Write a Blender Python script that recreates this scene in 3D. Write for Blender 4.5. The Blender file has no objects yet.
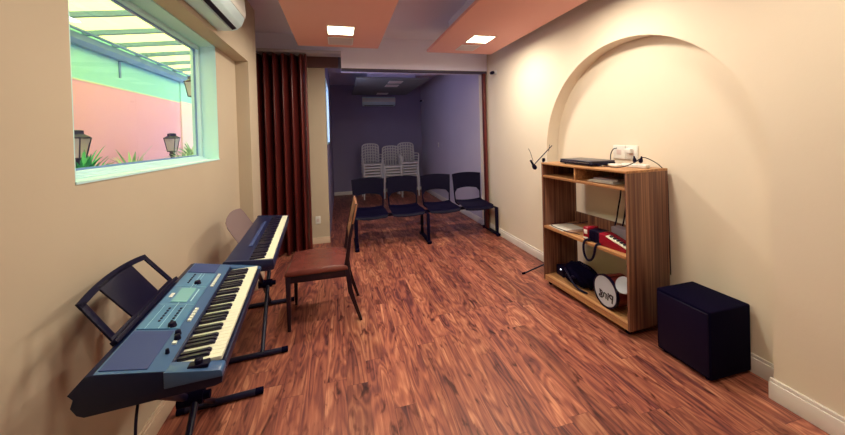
import bpy, bmesh, math, random
from mathutils import Vector, Matrix
random.seed(7)
PI = math.pi
scn = bpy.context.scene
col = scn.collection

# ------------------------------------------------------------------ helpers
def box(bm, x0, x1, y0, y1, z0, z1, bev=0.0, mi=0, M=None):
    b = bmesh.new()
    vs = [b.verts.new((x, y, z)) for x in (x0, x1) for y in (y0, y1) for z in (z0, z1)]
    for f in ((0,1,3,2),(4,6,7,5),(0,4,5,1),(2,3,7,6),(0,2,6,4),(1,5,7,3)):
        b.faces.new([vs[i] for i in f])
    if bev > 0:
        bmesh.ops.bevel(b, geom=list(b.edges), offset=bev, segments=3, profile=0.5, affect='EDGES')
    merge(bm, b, M, mi)

def merge(bm, b, M=None, mi=0):
    if M is not None: bmesh.ops.transform(b, matrix=M, verts=b.verts)
    bmesh.ops.recalc_face_normals(b, faces=b.faces)
    for f in b.faces: f.material_index = mi
    me = bpy.data.meshes.new('tmp'); b.to_mesh(me); b.free()
    bm.from_mesh(me); bpy.data.meshes.remove(me)

def prism(bm, poly, a0, a1, plane='xz', bev=0.0, mi=0, M=None):
    """poly of 2d points extruded along the third axis from a0 to a1."""
    b = bmesh.new()
    def P(p, a):
        return {'xz': (p[0], a, p[1]), 'yz': (a, p[0], p[1]), 'xy': (p[0], p[1], a)}[plane]
    A = [b.verts.new(P(p, a0)) for p in poly]; Bv = [b.verts.new(P(p, a1)) for p in poly]
    b.faces.new(A); b.faces.new(Bv[::-1])
    n = len(poly)
    for i in range(n): b.faces.new([A[i], Bv[i], Bv[(i+1) % n], A[(i+1) % n]])
    if bev > 0:
        bmesh.ops.bevel(b, geom=list(b.edges), offset=bev, segments=2, profile=0.5, affect='EDGES')
    merge(bm, b, M, mi)

def tube(bm, pts, r, seg=12, mi=0, cap=True, smooth=0):
    """round tube through a list of points, r a number or one radius per point"""
    pts = [Vector(p) for p in pts]
    for _ in range(smooth):
        q = [pts[0]]
        for a, c in zip(pts[:-1], pts[1:]): q += [a*.75+c*.25, a*.25+c*.75]
        q.append(pts[-1]); pts = q
    rs = r if isinstance(r, (list, tuple)) else [r]*len(pts)
    b = bmesh.new(); rings = []
    t0 = (pts[1]-pts[0]).normalized()
    up = Vector((0,0,1)) if abs(t0.z) < .9 else Vector((1,0,0))
    n = t0.cross(up).normalized()
    for i, p in enumerate(pts):
        t = (pts[min(i+1, len(pts)-1)]-pts[max(i-1, 0)]).normalized()
        n = (n - t*n.dot(t)).normalized(); m = t.cross(n)
        rings.append([b.verts.new(p + (n*math.cos(2*PI*k/seg)+m*math.sin(2*PI*k/seg))*rs[i]) for k in range(seg)])
    for A, C in zip(rings[:-1], rings[1:]):
        for k in range(seg): b.faces.new([A[k], A[(k+1)%seg], C[(k+1)%seg], C[k]])
    if cap: b.faces.new(rings[0][::-1]); b.faces.new(rings[-1])
    merge(bm, b, None, mi)

def lathe(bm, prof, c=(0,0,0), seg=32, mi=0, M=None, ring=False):
    """prof: (radius, z) pairs, closed with caps; axis z"""
    b = bmesh.new(); rings = []
    for r, z in prof:
        rings.append([b.verts.new((c[0]+max(r,1e-4)*math.cos(2*PI*k/seg), c[1]+max(r,1e-4)*math.sin(2*PI*k/seg), c[2]+z)) for k in range(seg)])
    for A, C in zip(rings[:-1] + ([rings[-1]] if ring else []), rings[1:] + ([rings[0]] if ring else [])):
        for k in range(seg): b.faces.new([A[k], A[(k+1)%seg], C[(k+1)%seg], C[k]])
    if not ring: b.faces.new(rings[0][::-1]); b.faces.new(rings[-1])
    merge(bm, b, M, mi)

def obj(name, bm, mats, parent=None, ang=0.6, loc=None):
    for f in bm.faces: f.smooth = True
    bm.edges.ensure_lookup_table()
    for e in bm.edges:
        if len(e.link_faces) != 2 or e.calc_face_angle(0) > ang: e.smooth = False
    me = bpy.data.meshes.new(name); bm.to_mesh(me); bm.free()
    for m in (mats if isinstance(mats, (list, tuple)) else [mats]): me.materials.append(m)
    o = bpy.data.objects.new(name, me); col.objects.link(o)
    if parent: o.parent = parent
    if loc: o.location = loc
    return o

def tag(o, label, cat, group=None):
    o['label'] = label; o['category'] = cat
    if group: o['group'] = group
    return o

def thing(name, label, cat, loc=(0,0,0), rz=0.0, group=None):
    o = bpy.data.objects.new(name, None); col.objects.link(o)
    o.empty_display_size = .1
    o.location = loc; o.rotation_euler = (0,0,rz)
    return tag(o, label, cat, group)

def struct(name, bm, m, parent=None, ang=.6):
    o = obj(name, bm, m, parent, ang)
    if not parent: o['kind'] = 'structure'
    return o

def copy_tree(o, parent=None):
    c = o.copy(); col.objects.link(c)
    if parent: c.parent = parent
    for ch in list(o.children): copy_tree(ch, c)
    return c

def NB(): return bmesh.new()

# ------------------------------------------------------------------ materials
def mat(name, c, rough=.5, metal=0, spec=.5, coat=0.0, emit=None, estr=0, noise=None, bump=0, bscale=60):
    m = bpy.data.materials.new(name); m.use_nodes = True
    nt = m.node_tree; p = nt.nodes['Principled BSDF']
    p.inputs['Base Color'].default_value = (*c, 1); p.inputs['Roughness'].default_value = rough
    p.inputs['Metallic'].default_value = metal; p.inputs['Specular IOR Level'].default_value = spec
    p.inputs['Coat Weight'].default_value = coat
    if emit: p.inputs['Emission Color'].default_value = (*emit, 1); p.inputs['Emission Strength'].default_value = estr
    tc = nt.nodes.new('ShaderNodeTexCoord')
    nz = nt.nodes.new('ShaderNodeTexNoise'); nz.inputs['Scale'].default_value = noise[0] if noise else 8
    nz.inputs['Detail'].default_value = 5
    nt.links.new(tc.outputs['Object'], nz.inputs['Vector'])
    amt = noise[1] if noise else .06
    mx = nt.nodes.new('ShaderNodeMix'); mx.data_type = 'RGBA'
    mx.inputs[6].default_value = (*[v*(1-amt) for v in c], 1); mx.inputs[7].default_value = (*[min(1, v*(1+amt)) for v in c], 1)
    nt.links.new(nz.outputs['Fac'], mx.inputs[0]); nt.links.new(mx.outputs[2], p.inputs['Base Color'])
    if bump:
        n2 = nt.nodes.new('ShaderNodeTexNoise'); n2.inputs['Scale'].default_value = bscale
        nt.links.new(tc.outputs['Object'], n2.inputs['Vector'])
        b = nt.nodes.new('ShaderNodeBump'); b.inputs['Strength'].default_value = bump; b.inputs['Distance'].default_value = .01
        nt.links.new(n2.outputs['Fac'], b.inputs['Height']); nt.links.new(b.outputs['Normal'], p.inputs['Normal'])
    return m

def ramp(nt, fac, stops):
    r = nt.nodes.new('ShaderNodeValToRGB'); e = r.color_ramp.elements
    e[0].position, e[0].color = stops[0][0], (*stops[0][1], 1)
    e[1].position, e[1].color = stops[-1][0], (*stops[-1][1], 1)
    for s, c in stops[1:-1]:
        k = e.new(s); k.color = (*c, 1)
    nt.links.new(fac, r.inputs['Fac']); return r

def math_node(nt, op, a, b=None, c=None):
    n = nt.nodes.new('ShaderNodeMath'); n.operation = op
    for i, v in enumerate((a, b, c)):
        if v is None: continue
        if isinstance(v, (int, float)): n.inputs[i].default_value = v
        else: nt.links.new(v, n.inputs[i])
    return n.outputs[0]

def floor_material():
    m = bpy.data.materials.new('wood_plank_floor'); m.use_nodes = True
    nt = m.node_tree; p = nt.nodes['Principled BSDF']
    tc = nt.nodes.new('ShaderNodeTexCoord'); sep = nt.nodes.new('ShaderNodeSeparateXYZ')
    nt.links.new(tc.outputs['Object'], sep.inputs[0])
    X, Y = sep.outputs[0], sep.outputs[1]
    W, L = .125, 1.15
    row = math_node(nt, 'FLOOR', math_node(nt, 'DIVIDE', X, W))
    wn = nt.nodes.new('ShaderNodeTexWhiteNoise'); wn.noise_dimensions = '1D'; nt.links.new(row, wn.inputs['W'])
    ys = math_node(nt, 'ADD', math_node(nt, 'DIVIDE', Y, L), math_node(nt, 'MULTIPLY', wn.outputs['Value'], 7.3))
    plank = math_node(nt, 'FLOOR', ys)
    pid = math_node(nt, 'ADD', math_node(nt, 'MULTIPLY', row, 17.31), math_node(nt, 'MULTIPLY', plank, 5.77))
    wn2 = nt.nodes.new('ShaderNodeTexWhiteNoise'); wn2.noise_dimensions = '1D'; nt.links.new(pid, wn2.inputs['W'])
    # grain coordinates: long straight fibres plus cathedral contour lines
    def coords(sx, sy, sz):
        cb = nt.nodes.new('ShaderNodeCombineXYZ')
        nt.links.new(math_node(nt, 'MULTIPLY', X, sx), cb.inputs[0]); nt.links.new(math_node(nt, 'MULTIPLY', Y, sy), cb.inputs[1])
        nt.links.new(math_node(nt, 'MULTIPLY', pid, sz), cb.inputs[2]); return cb.outputs[0]
    def noise(v, sc, det, dist=0.0, ro=.5):
        n = nt.nodes.new('ShaderNodeTexNoise'); n.inputs['Scale'].default_value = sc; n.inputs['Detail'].default_value = det
        n.inputs['Distortion'].default_value = dist; n.inputs['Roughness'].default_value = ro
        nt.links.new(v, n.inputs['Vector']); return n.outputs['Fac']
    big = noise(coords(7, 1.1, 3.1), 1.0, 2.5, .6)
    ring = math_node(nt, 'ADD', math_node(nt, 'MULTIPLY', math_node(nt, 'SINE', math_node(nt, 'MULTIPLY', big, 70)), .5), .5)
    fine = noise(coords(60, 3.0, 1.7), 1.0, 6, .3, .65)
    fleck = noise(coords(24, 7.0, 2.3), 1.0, 3, .8)
    g = math_node(nt, 'ADD', math_node(nt, 'ADD', math_node(nt, 'MULTIPLY', fine, .42), math_node(nt, 'MULTIPLY', big, .46)), math_node(nt, 'MULTIPLY', ring, .12))
    r = ramp(nt, g, [(.36, (.105,.030,.036)), (.46, (.24,.072,.054)), (.56, (.36,.122,.080)), (.68, (.58,.26,.16))])
    r2 = ramp(nt, fleck, [(.28, (.16,.09,.16)), (.36, (.62,.52,.55)), (.43, (1,1,1)), (.72, (1.12,1.10,1.05))])
    mx = nt.nodes.new('ShaderNodeMix'); mx.data_type = 'RGBA'; mx.blend_type = 'MULTIPLY'; mx.inputs[0].default_value = .9
    nt.links.new(r.outputs[0], mx.inputs[6]); nt.links.new(r2.outputs[0], mx.inputs[7])
    hsv = nt.nodes.new('ShaderNodeHueSaturation')
    nt.links.new(math_node(nt, 'ADD', math_node(nt, 'MULTIPLY', wn2.outputs['Value'], .38), .82), hsv.inputs['Value'])
    nt.links.new(mx.outputs[2], hsv.inputs['Color'])
    # seams
    fx = math_node(nt, 'FRACT', math_node(nt, 'DIVIDE', X, W)); fy = math_node(nt, 'FRACT', ys)
    sx = math_node(nt, 'LESS_THAN', fx, .02); sy = math_node(nt, 'LESS_THAN', fy, .0025)
    seam = math_node(nt, 'MAXIMUM', sx, sy)
    mx2 = nt.nodes.new('ShaderNodeMix'); mx2.data_type = 'RGBA'; mx2.inputs[7].default_value = (.09,.025,.03,1)
    nt.links.new(math_node(nt, 'MULTIPLY', seam, .6), mx2.inputs[0]); nt.links.new(hsv.outputs[0], mx2.inputs[6])
    nt.links.new(mx2.outputs[2], p.inputs['Base Color'])
    p.inputs['Roughness'].default_value = .42; p.inputs['Specular IOR Level'].default_value = .4
    b = nt.nodes.new('ShaderNodeBump'); b.inputs['Strength'].default_value = .25; b.inputs['Distance'].default_value = .004
    nt.links.new(g, b.inputs['Height']); nt.links.new(b.outputs['Normal'], p.inputs['Normal'])
    return m

def stripe_wood(name, stops, axis, scale=46, rough=.45):
    """zebra striped laminate, stripes constant along `axis` (0,1,2 of object space)"""
    m = bpy.data.materials.new(name); m.use_nodes = True
    nt = m.node_tree; p = nt.nodes['Principled BSDF']
    tc = nt.nodes.new('ShaderNodeTexCoord'); mp = nt.nodes.new('ShaderNodeMapping')
    s = [scale]*3; s[axis] = scale*.022; mp.inputs['Scale'].default_value = s
    nt.links.new(tc.outputs['Object'], mp.inputs['Vector'])
    nz = nt.nodes.new('ShaderNodeTexNoise'); nz.inputs['Scale'].default_value = 1; nz.inputs['Detail'].default_value = 3
    nt.links.new(mp.outputs[0], nz.inputs['Vector'])
    r = ramp(nt, nz.outputs['Fac'], stops)
    nt.links.new(r.outputs[0], p.inputs['Base Color']); p.inputs['Roughness'].default_value = rough
    return m

def wall_material(name, c, c2, rough=.85):
    m = bpy.data.materials.new(name); m.use_nodes = True
    nt = m.node_tree; p = nt.nodes['Principled BSDF']
    tc = nt.nodes.new('ShaderNodeTexCoord')
    nz = nt.nodes.new('ShaderNodeTexNoise'); nz.inputs['Scale'].default_value = 1.3; nz.inputs['Detail'].default_value = 6
    nt.links.new(tc.outputs['Object'], nz.inputs['Vector'])
    r = ramp(nt, nz.outputs['Fac'], [(.35, c2), (.65, c)])
    nt.links.new(r.outputs[0], p.inputs['Base Color']); p.inputs['Roughness'].default_value = rough
    p.inputs['Specular IOR Level'].default_value = .2
    n2 = nt.nodes.new('ShaderNodeTexNoise'); n2.inputs['Scale'].default_value = 35; n2.inputs['Detail'].default_value = 4
    nt.links.new(tc.outputs['Object'], n2.inputs['Vector'])
    b = nt.nodes.new('ShaderNodeBump'); b.inputs['Strength'].default_value = .08; b.inputs['Distance'].default_value = .006
    nt.links.new(n2.outputs['Fac'], b.inputs['Height']); nt.links.new(b.outputs['Normal'], p.inputs['Normal'])
    return m

M = {}
M['floor'] = floor_material()
M['wall'] = wall_material('cream_wall_paint', (.84,.755,.635), (.81,.725,.61))
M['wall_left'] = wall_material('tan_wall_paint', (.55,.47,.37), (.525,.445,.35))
M['wall_back'] = wall_material('lilac_wall_shaded', (.31,.28,.45), (.29,.26,.43))  # rear room lilac, darkened in colour for its distance from the window
M['wall_rear_lit'] = wall_material('lilac_wall_lit', (.58,.54,.68), (.55,.51,.65))  # same lilac, lightened where window light falls on the right wall
M['ceiling'] = wall_material('white_ceiling_paint', (.80,.79,.99), (.77,.76,.96))
M['panel'] = wall_material('salmon_panel_paint', (.86,.47,.43), (.83,.45,.41))
M['panel_shaded'] = wall_material('shaded_panel_paint', (.20,.21,.22), (.18,.19,.20))  # dimness of the rear room put into the colour of a brown panel
M['white_trim'] = mat('white_trim_paint', (.80,.76,.74), .45)
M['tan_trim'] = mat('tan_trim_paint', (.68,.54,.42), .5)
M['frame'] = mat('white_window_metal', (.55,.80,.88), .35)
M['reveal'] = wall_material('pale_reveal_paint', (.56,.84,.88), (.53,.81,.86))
M['white_plastic'] = mat('white_plastic', (.80,.80,.78), .35)
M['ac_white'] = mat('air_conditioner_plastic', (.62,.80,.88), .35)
M['navy_black'] = mat('black_plastic', (.003,.002,.022), .42, spec=.2)
M['matte_black'] = mat('matte_black', (.002,.001,.016), .85, spec=.08, bump=.15, bscale=220)
M['black_metal'] = mat('black_metal_tube', (.004,.004,.030), .34, spec=.4)
M['kb_body'] = mat('keyboard_body_plastic', (.005,.010,.048), .38, spec=.3)
M['kb_sky_sheen'] = mat('keyboard_deck_sky_sheen', (.045,.115,.28), .3)  # sky reflection on the keyboard top put into this lighter blue
M['kb_dark'] = mat('keyboard_speaker_cloth', (.030,.055,.20), .6)
M['kb_panel'] = mat('keyboard_control_panel', (.07,.21,.40), .3, noise=(14,.3))  # reflected daylight painted into the panel blue
M['kb_lcd'] = mat('keyboard_display', (.20,.46,.52), .2)
M['kb_ink'] = mat('keyboard_panel_line', (.42,.72,.85), .4)
M['kb2_body'] = mat('piano_body_plastic', (.008,.014,.065), .35)
M['key_white'] = mat('white_key_plastic', (.84,.86,.72), .28)
M['key_black'] = mat('black_key_plastic', (.006,.005,.03), .3)
M['button'] = mat('pale_button', (.78,.85,.78), .4)
M['leather'] = mat('brown_leather', (.17,.045,.038), .26, noise=(14,.3), bump=.15, bscale=90)
M['dark_wood'] = mat('dark_chair_wood', (.010,.003,.014), .35, noise=(20,.4))
M['back_wood'] = stripe_wood('chair_back_wood', [(.3,(.20,.075,.04)),(.7,(.42,.19,.11))], 2, 30, .4)
M['door_wood'] = stripe_wood('mahogany_door_panel', [(.3,(.060,.008,.014)),(.7,(.16,.024,.018))], 2, 60, .32)
M['header_wood'] = mat('brown_header_wood', (.16,.08,.08), .6)
M['case_side'] = stripe_wood('striped_walnut_laminate', [(.30,(.060,.022,.022)),(.45,(.15,.060,.042)),(.55,(.22,.10,.062)),(.70,(.36,.18,.105))], 2, 48)
M['case_shelf'] = stripe_wood('oak_laminate', [(.30,(.30,.125,.055)),(.55,(.50,.25,.11)),(.70,(.64,.36,.17))], 0, 48, .38)
M['bench'] = mat('black_bench_plastic', (.003,.002,.018), .5, spec=.12)
M['white_chair'] = mat('white_stack_chair_plastic', (.72,.70,.74), .45)
M['lamp_on'] = mat('lit_lamp_diffuser', (1,.9,.7), .5, emit=(1,.83,.50), estr=9)
M['lamp_off'] = mat('unlit_lamp_diffuser', (.66,.56,.55), .35)
M['track'] = mat('grey_aluminium_track', (.50,.47,.56), .4, metal=.3)
M['dark_track'] = mat('dark_metal_track', (.05,.04,.09), .5)
M['chrome'] = mat('chrome_metal', (.7,.7,.75), .2, metal=1)
M['red'] = mat('red_pearl_plastic', (.30,.005,.025), .25)
M['grey_card'] = mat('grey_book_cover', (.30,.25,.30), .6)
M['paper'] = mat('white_paper', (.78,.76,.72), .7)
M['drum_skin'] = mat('white_drum_skin', (.50,.55,.66), .45)
M['drum_red'] = mat('red_brown_drum_shell', (.20,.03,.025), .3)
M['ink'] = mat('black_ink', (.01,.01,.02), .6)
M['pink'] = wall_material('pink_exterior_paint', (.97,.47,.72), (.95,.45,.69))
M['pink2'] = wall_material('pale_pink_exterior_paint', (.98,.68,.80), (.96,.66,.78))
M['mint'] = wall_material('mint_exterior_paint', (.40,.80,.88), (.37,.77,.85))
M['cream_line'] = mat('cream_exterior_band', (.85,.82,.70), .7)
M['blue_metal'] = mat('blue_grey_roof_metal', (.14,.26,.55), .45)
M['lantern_metal'] = mat('lantern_iron', (.03,.025,.12), .5)
M['paving'] = wall_material('courtyard_paving', (.45,.42,.38), (.38,.36,.33))
M['leaf'] = mat('green_leaf', (.06,.42,.22), .5, noise=(5,.6))
M['leaf_light'] = mat('variegated_leaf', (.45,.70,.52), .5, noise=(6,.5))

def glass_material(name, tint=(.93,.98,1), refl=.06):
    m = bpy.data.materials.new(name); m.use_nodes = True; nt = m.node_tree
    nt.nodes.remove(nt.nodes['Principled BSDF']); out = nt.nodes['Material Output']
    t = nt.nodes.new('ShaderNodeBsdfTransparent'); t.inputs[0].default_value = (*tint, 1)
    g = nt.nodes.new('ShaderNodeBsdfGlossy'); g.inputs['Roughness'].default_value = .02
    mx = nt.nodes.new('ShaderNodeMixShader'); mx.inputs[0].default_value = refl
    nt.links.new(t.outputs[0], mx.inputs[1]); nt.links.new(g.outputs[0], mx.inputs[2]); nt.links.new(mx.outputs[0], out.inputs[0])
    return m
M['glass'] = glass_material('window_glass')
def translucent(name, c, fac=.5, transp=0):
    m = bpy.data.materials.new(name); m.use_nodes = True; nt = m.node_tree
    nt.nodes.remove(nt.nodes['Principled BSDF']); out = nt.nodes['Material Output']
    t = nt.nodes.new('ShaderNodeBsdfTranslucent'); t.inputs[0].default_value = (*c, 1)
    d = nt.nodes.new('ShaderNodeBsdfDiffuse'); d.inputs[0].default_value = (*c, 1)
    mx = nt.nodes.new('ShaderNodeMixShader'); mx.inputs[0].default_value = fac
    nt.links.new(t.outputs[0], mx.inputs[1]); nt.links.new(d.outputs[0], mx.inputs[2])
    o = mx
    if transp:
        tr = nt.nodes.new('ShaderNodeBsdfTransparent'); m2 = nt.nodes.new('ShaderNodeMixShader'); m2.inputs[0].default_value = transp
        nt.links.new(mx.outputs[0], m2.inputs[1]); nt.links.new(tr.outputs[0], m2.inputs[2]); o = m2
    nt.links.new(o.outputs[0], out.inputs[0]); return m
M['roof_panel'] = translucent('yellowed_roof_sheet', (.90,.86,.42), .2)
M['lantern_glass'] = translucent('frosted_lantern_glass', (.80,.74,.86), .5, .15)
M['smoke_acrylic'] = translucent('smoked_acrylic', (.36,.27,.30), .5, .30)
M['daylit_pane'] = mat('daylit_frosted_pane', (.8,.85,1), .5, emit=(.66,.66,1.0), estr=3.2)

# ------------------------------------------------------------------ room shell
XL, XR, YB, YF, ZC = -.975, 2.27, -2.6, 8.9, 2.93
b = NB(); box(b, -1.3, 2.55, YB, YF+.1, -.1, 0); struct('floor', b, M['floor'])
b = NB(); box(b, -1.3, 2.55, YB-.1, YF+.1, ZC, ZC+.12); struct('ceiling', b, M['ceiling'])
# left wall with the window hole
WY0, WY1, WZ0, WZ1 = 1.52, 3.05, 1.355, 2.30
b = NB()
box(b, -1.16, XL, YB, WY0, 0, ZC); box(b, -1.16, XL, WY1, 3.57, 0, ZC)
box(b, -1.16, XL, WY0, WY1, 0, WZ0); box(b, -1.16, XL, WY0, WY1, WZ1, ZC)
box(b, -1.16, -.855, 3.57, 3.9, 0, ZC)
box(b, -1.25, -1.15, 3.9, 4.9, 0, ZC)
box(b, XL, -.855, YB, 3.57, WZ1, ZC)
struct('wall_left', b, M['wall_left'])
b = NB()
box(b, -1.155, XL-.002, WY0, WY0+.008, WZ0, WZ1); box(b, -1.155, XL-.002, WY1-.008, WY1, WZ0, WZ1)
box(b, -1.155, XL+.004, WY0, WY1, WZ0, WZ0+.01); box(b, -1.155, XL-.002, WY0, WY1, WZ1-.008, WZ1)
struct('trim_1', b, M['reveal'])
win = bpy.data.objects.new('window_1', None); col.objects.link(win); win.location = (-1.12, 2.28, WZ0); win['kind'] = 'structure'
def wb(*a): return (a[0]+1.12, a[1]+1.12, a[2]-2.28, a[3]-2.28, a[4]-WZ0, a[5]-WZ0)
b = NB()
y0, y1, z0, z1 = WY0+.008, WY1-.008, WZ0+.01, WZ1-.008
for s in ((-1.15,-1.09,y0,y1,z0,z0+.030),(-1.15,-1.09,y0,y1,z1-.028,z1),(-1.15,-1.09,y0,y0+.03,z0+.03,z1-.028),(-1.15,-1.09,y1-.028,y1,z0+.03,z1-.028)):
    box(b, *wb(*s), bev=.003)
obj('window_frame', b, M['frame'], win)
b = NB(); box(b, *wb(-1.09,-1.078,y0,y1,z0,z0+.016), bev=.002); box(b, *wb(-1.078,-1.06,y0,y1,z0,z0+.007), bev=.002)
obj('sill_track', b, M['frame'], win)
b = NB(); box(b, *wb(-1.126,-1.114,y0+.03,y1-.028,z0+.030,z0+.040)); box(b, *wb(-1.126,-1.114,y0+.03,y1-.028,z1-.036,z1-.028))
box(b, *wb(-1.126,-1.114,y1-.036,y1-.028,z0+.04,z1-.036)); box(b, *wb(-1.126,-1.114,y0+.03,y0+.038,z0+.04,z1-.036))
obj('rubber_seal', b, M['blue_metal'], win)
b = NB(); box(b, *wb(-1.123,-1.118,y0+.03,y1-.028,z0+.03,z1-.028)); obj('glass', b, M['glass'], win)

# right wall with the arched niche
b = NB(); NX = 2.41
box(b, XR, 2.55, YB, 1.24, 0, ZC); box(b, XR, 2.55, 3.20, YF, 0, ZC)
N = 64; pts = []
for i in range(N+1):
    a = PI*i/N; pts.append((2.22-.98*math.cos(a), 1.29+.965*math.sin(a)))
vf = [b.verts.new((XR, y, z)) for y, z in pts]; tf = [b.verts.new((XR, y, ZC)) for y, z in pts]
va = [b.verts.new((XR, y, z)) for y, z in pts]; vk = [b.verts.new((NX, y, z)) for y, z in pts]
for i in range(N): b.faces.new([vf[i], tf[i], tf[i+1], vf[i+1]])
for i in range(N): b.faces.new([va[i], va[i+1], vk[i+1], vk[i]])
struct('wall_right', b, M['wall'])
b = NB(); box(b, NX, 2.55, 1.24, 3.20, 0, ZC); struct('wall_right_niche', b, M['wall'])
# baseboards
def baseboard(name, pieces, m):
    b = NB()
    for (x0,x1,y0,y1,h) in pieces:
        box(b, x0, x1, y0, y1, 0, h-.02, bev=.002); 
        dx = .006
        box(b, x0 + (dx if x0 > 1 else 0), x1 - (dx if x1 < 1 and x1-x0 < .05 else 0), y0+.001, y1-.001, h-.021, h, bev=.003)
    return struct(name, b, m)
baseboard('baseboard_right', [(2.252,2.272,YB+.01,1.255,.115),(2.252,2.272,3.185,YF-.01,.105),(2.395,2.411,1.245,3.195,.115)], M['white_trim'])
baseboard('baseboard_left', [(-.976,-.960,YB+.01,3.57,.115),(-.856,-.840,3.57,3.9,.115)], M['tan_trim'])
# beam above the opening, pier and rear room
b = NB(); box(b, -1.15, .06, 4.65, 4.9, 2.70, ZC); box(b, .06, XR, 4.65, 4.98, 2.485, ZC); struct('wall_beam', b, M['ceiling'])
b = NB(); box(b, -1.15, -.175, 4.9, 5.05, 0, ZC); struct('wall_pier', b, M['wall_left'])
b = NB(); box(b, -.98, .05, 4.86, 4.90, 2.53, 2.70); struct('trim_2', b, M['header_wood'])
baseboard('baseboard_pier', [(-.95,-.170,4.885,4.902,.09)], M['tan_trim'])
b = NB(); box(b, -.3, -.175, 5.05, 5.10, 0, ZC); box(b, -.3, -.175, 6.2, YF, 0, ZC)
box(b, -.3, -.175, 5.10, 6.2, 0, 1.42); box(b, -.3, -.175, 5.10, 6.2, 2.42, ZC)
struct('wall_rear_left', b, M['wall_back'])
w2 = bpy.data.objects.new('window_2', None); col.objects.link(w2); w2.location = (-.24, 5.65, 1.42); w2['kind'] = 'structure'
b = NB()
for s in ((-.03,.075,-.55,.55,0,.03),(-.03,.075,-.55,.55,.97,1.0),(-.03,.075,-.55,-.52,.03,.97),(-.03,.075,.52,.55,.03,.97),(-.03,.05,-.015,.015,0,1.0)): box(b, *s, bev=.003)
obj('window_frame', b, M['frame'], w2)
b = NB(); box(b, -.012, -.004, -.52, .52, .03, .97); obj('frosted_pane', b, M['daylit_pane'], w2)
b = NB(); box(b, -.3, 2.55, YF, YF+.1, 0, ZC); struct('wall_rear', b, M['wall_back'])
baseboard('baseboard_rear', [(-.17,2.25,8.884,8.902,.09)], M['white_trim'])
b = NB(); box(b, -1.3, 2.55, YB-.1, YB, 0, ZC); struct('wall_behind', b, M['wall'])
# skin of the rear room's right wall, window light put into its paler lilac
b = NB(); box(b, XR-.003, XR+.001, 4.98, YF, .0, ZC); struct('wall_rear_right', b, M['wall_rear_lit'])
b = NB(); box(b, .06, 2.262, 4.66, 4.75, 2.455, 2.487, bev=.003); struct('trim_3', b, M['dark_track'])
b = NB(); box(b, .02, .06, 4.655, 4.72, 2.49, 2.66, bev=.003); struct('trim_4', b, M['dark_track'])

# ------------------------------------------------------------------ suspended panels and lamps
def hanging_panel(x0, x1, y0, y1, z, label, group=None, m='panel'):
    t = thing('suspended_ceiling_panel', label, 'ceiling panel', ((x0+x1)/2, (y0+y1)/2, z), 0, group)
    hx, hy = (x1-x0)/2, (y1-y0)/2
    b = NB(); box(b, -hx, hx, -hy, hy, 0, .035, bev=.004); obj('panel_board', b, M[m], t)
    b = NB(); box(b, -hx+.22, hx-.22, -hy+.25, hy-.25, .035, ZC-z); obj('mounting_box', b, M['ceiling'], t)
    return t
hanging_panel(-.43, .50, -2.0, 4.02, 2.6, 'salmon suspended ceiling panel on the left, above the keyboards')
hanging_panel(1.146, 2.06, -2.0, 4.10, 2.6, 'salmon suspended ceiling panel on the right, along the arched wall')
hanging_panel(.345, 1.735, 6.08, 8.37, 2.6, 'suspended ceiling panel of the unlit rear room, its dimness painted as dark grey', m='panel_shaded')

def ceiling_lamp(x, y, z, on, label, group=None, light=True, s=.125, power=30):
    t = thing('recessed_ceiling_light', label, 'ceiling light', (x, y, z), 0, group)
    b = NB()
    for q in ((-s-.012,s+.012,-s-.012,-s),(-s-.012,s+.012,s,s+.012),(-s-.012,-s,-s,s),(s,s+.012,-s,s)): box(b, *q, -.008, -.0005, bev=.002)
    obj('lamp_frame', b, M['white_plastic'], t)
    b = NB(); box(b, -s, s, -s, s, -.006, -.0005); obj('lamp_diffuser', b, M['lamp_on'] if on else M['lamp_off'], t)
    if on:
        l = bpy.data.lights.new('lamp_light', 'AREA'); l.shape = 'SQUARE'; l.size = 2*s; l.energy = power; l.color = (1,.89,.70)
        lo = bpy.data.objects.new('lamp_light', l); col.objects.link(lo); lo.parent = t; lo.location = (0,0,-.0075)
    return t
LP = 17
ceiling_lamp(.05, 3.39, 2.6, True, 'lit square ceiling light in the left salmon panel', power=LP)
ceiling_lamp(.05, 3.76, 2.6, False, 'unlit square ceiling light just beyond the lit one in the left panel')
ceiling_lamp(1.61, 3.45, 2.6, True, 'lit square ceiling light in the right salmon panel', power=LP*1.3)
ceiling_lamp(1.60, 3.81, 2.6, False, 'faint unlit square ceiling light beyond the lit one in the right panel', s=.11)
for y in (2.1, .8):
    ceiling_lamp(.05, y, 2.6, True, 'lit square ceiling light of the left panel, out of the picture towards the viewer', 'near lights of the left panel', power=LP if y > 1 else LP*.55)
    ceiling_lamp(1.61, y, 2.6, True, 'lit square ceiling light of the right panel, out of the picture towards the viewer', 'near lights of the right panel', power=LP*1.15 if y > 1 else LP*.45)
ceiling_lamp(1.12, 6.40, 2.6, False, 'unlit square light in the rear room panel, nearest of its three')
ceiling_lamp(1.12, 6.85, 2.6, False, 'unlit square light in the rear room panel, middle of its three')
ceiling_lamp(1.08, 8.10, 2.6, False, 'unlit square light in the rear room panel, farthest of its three')

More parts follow.
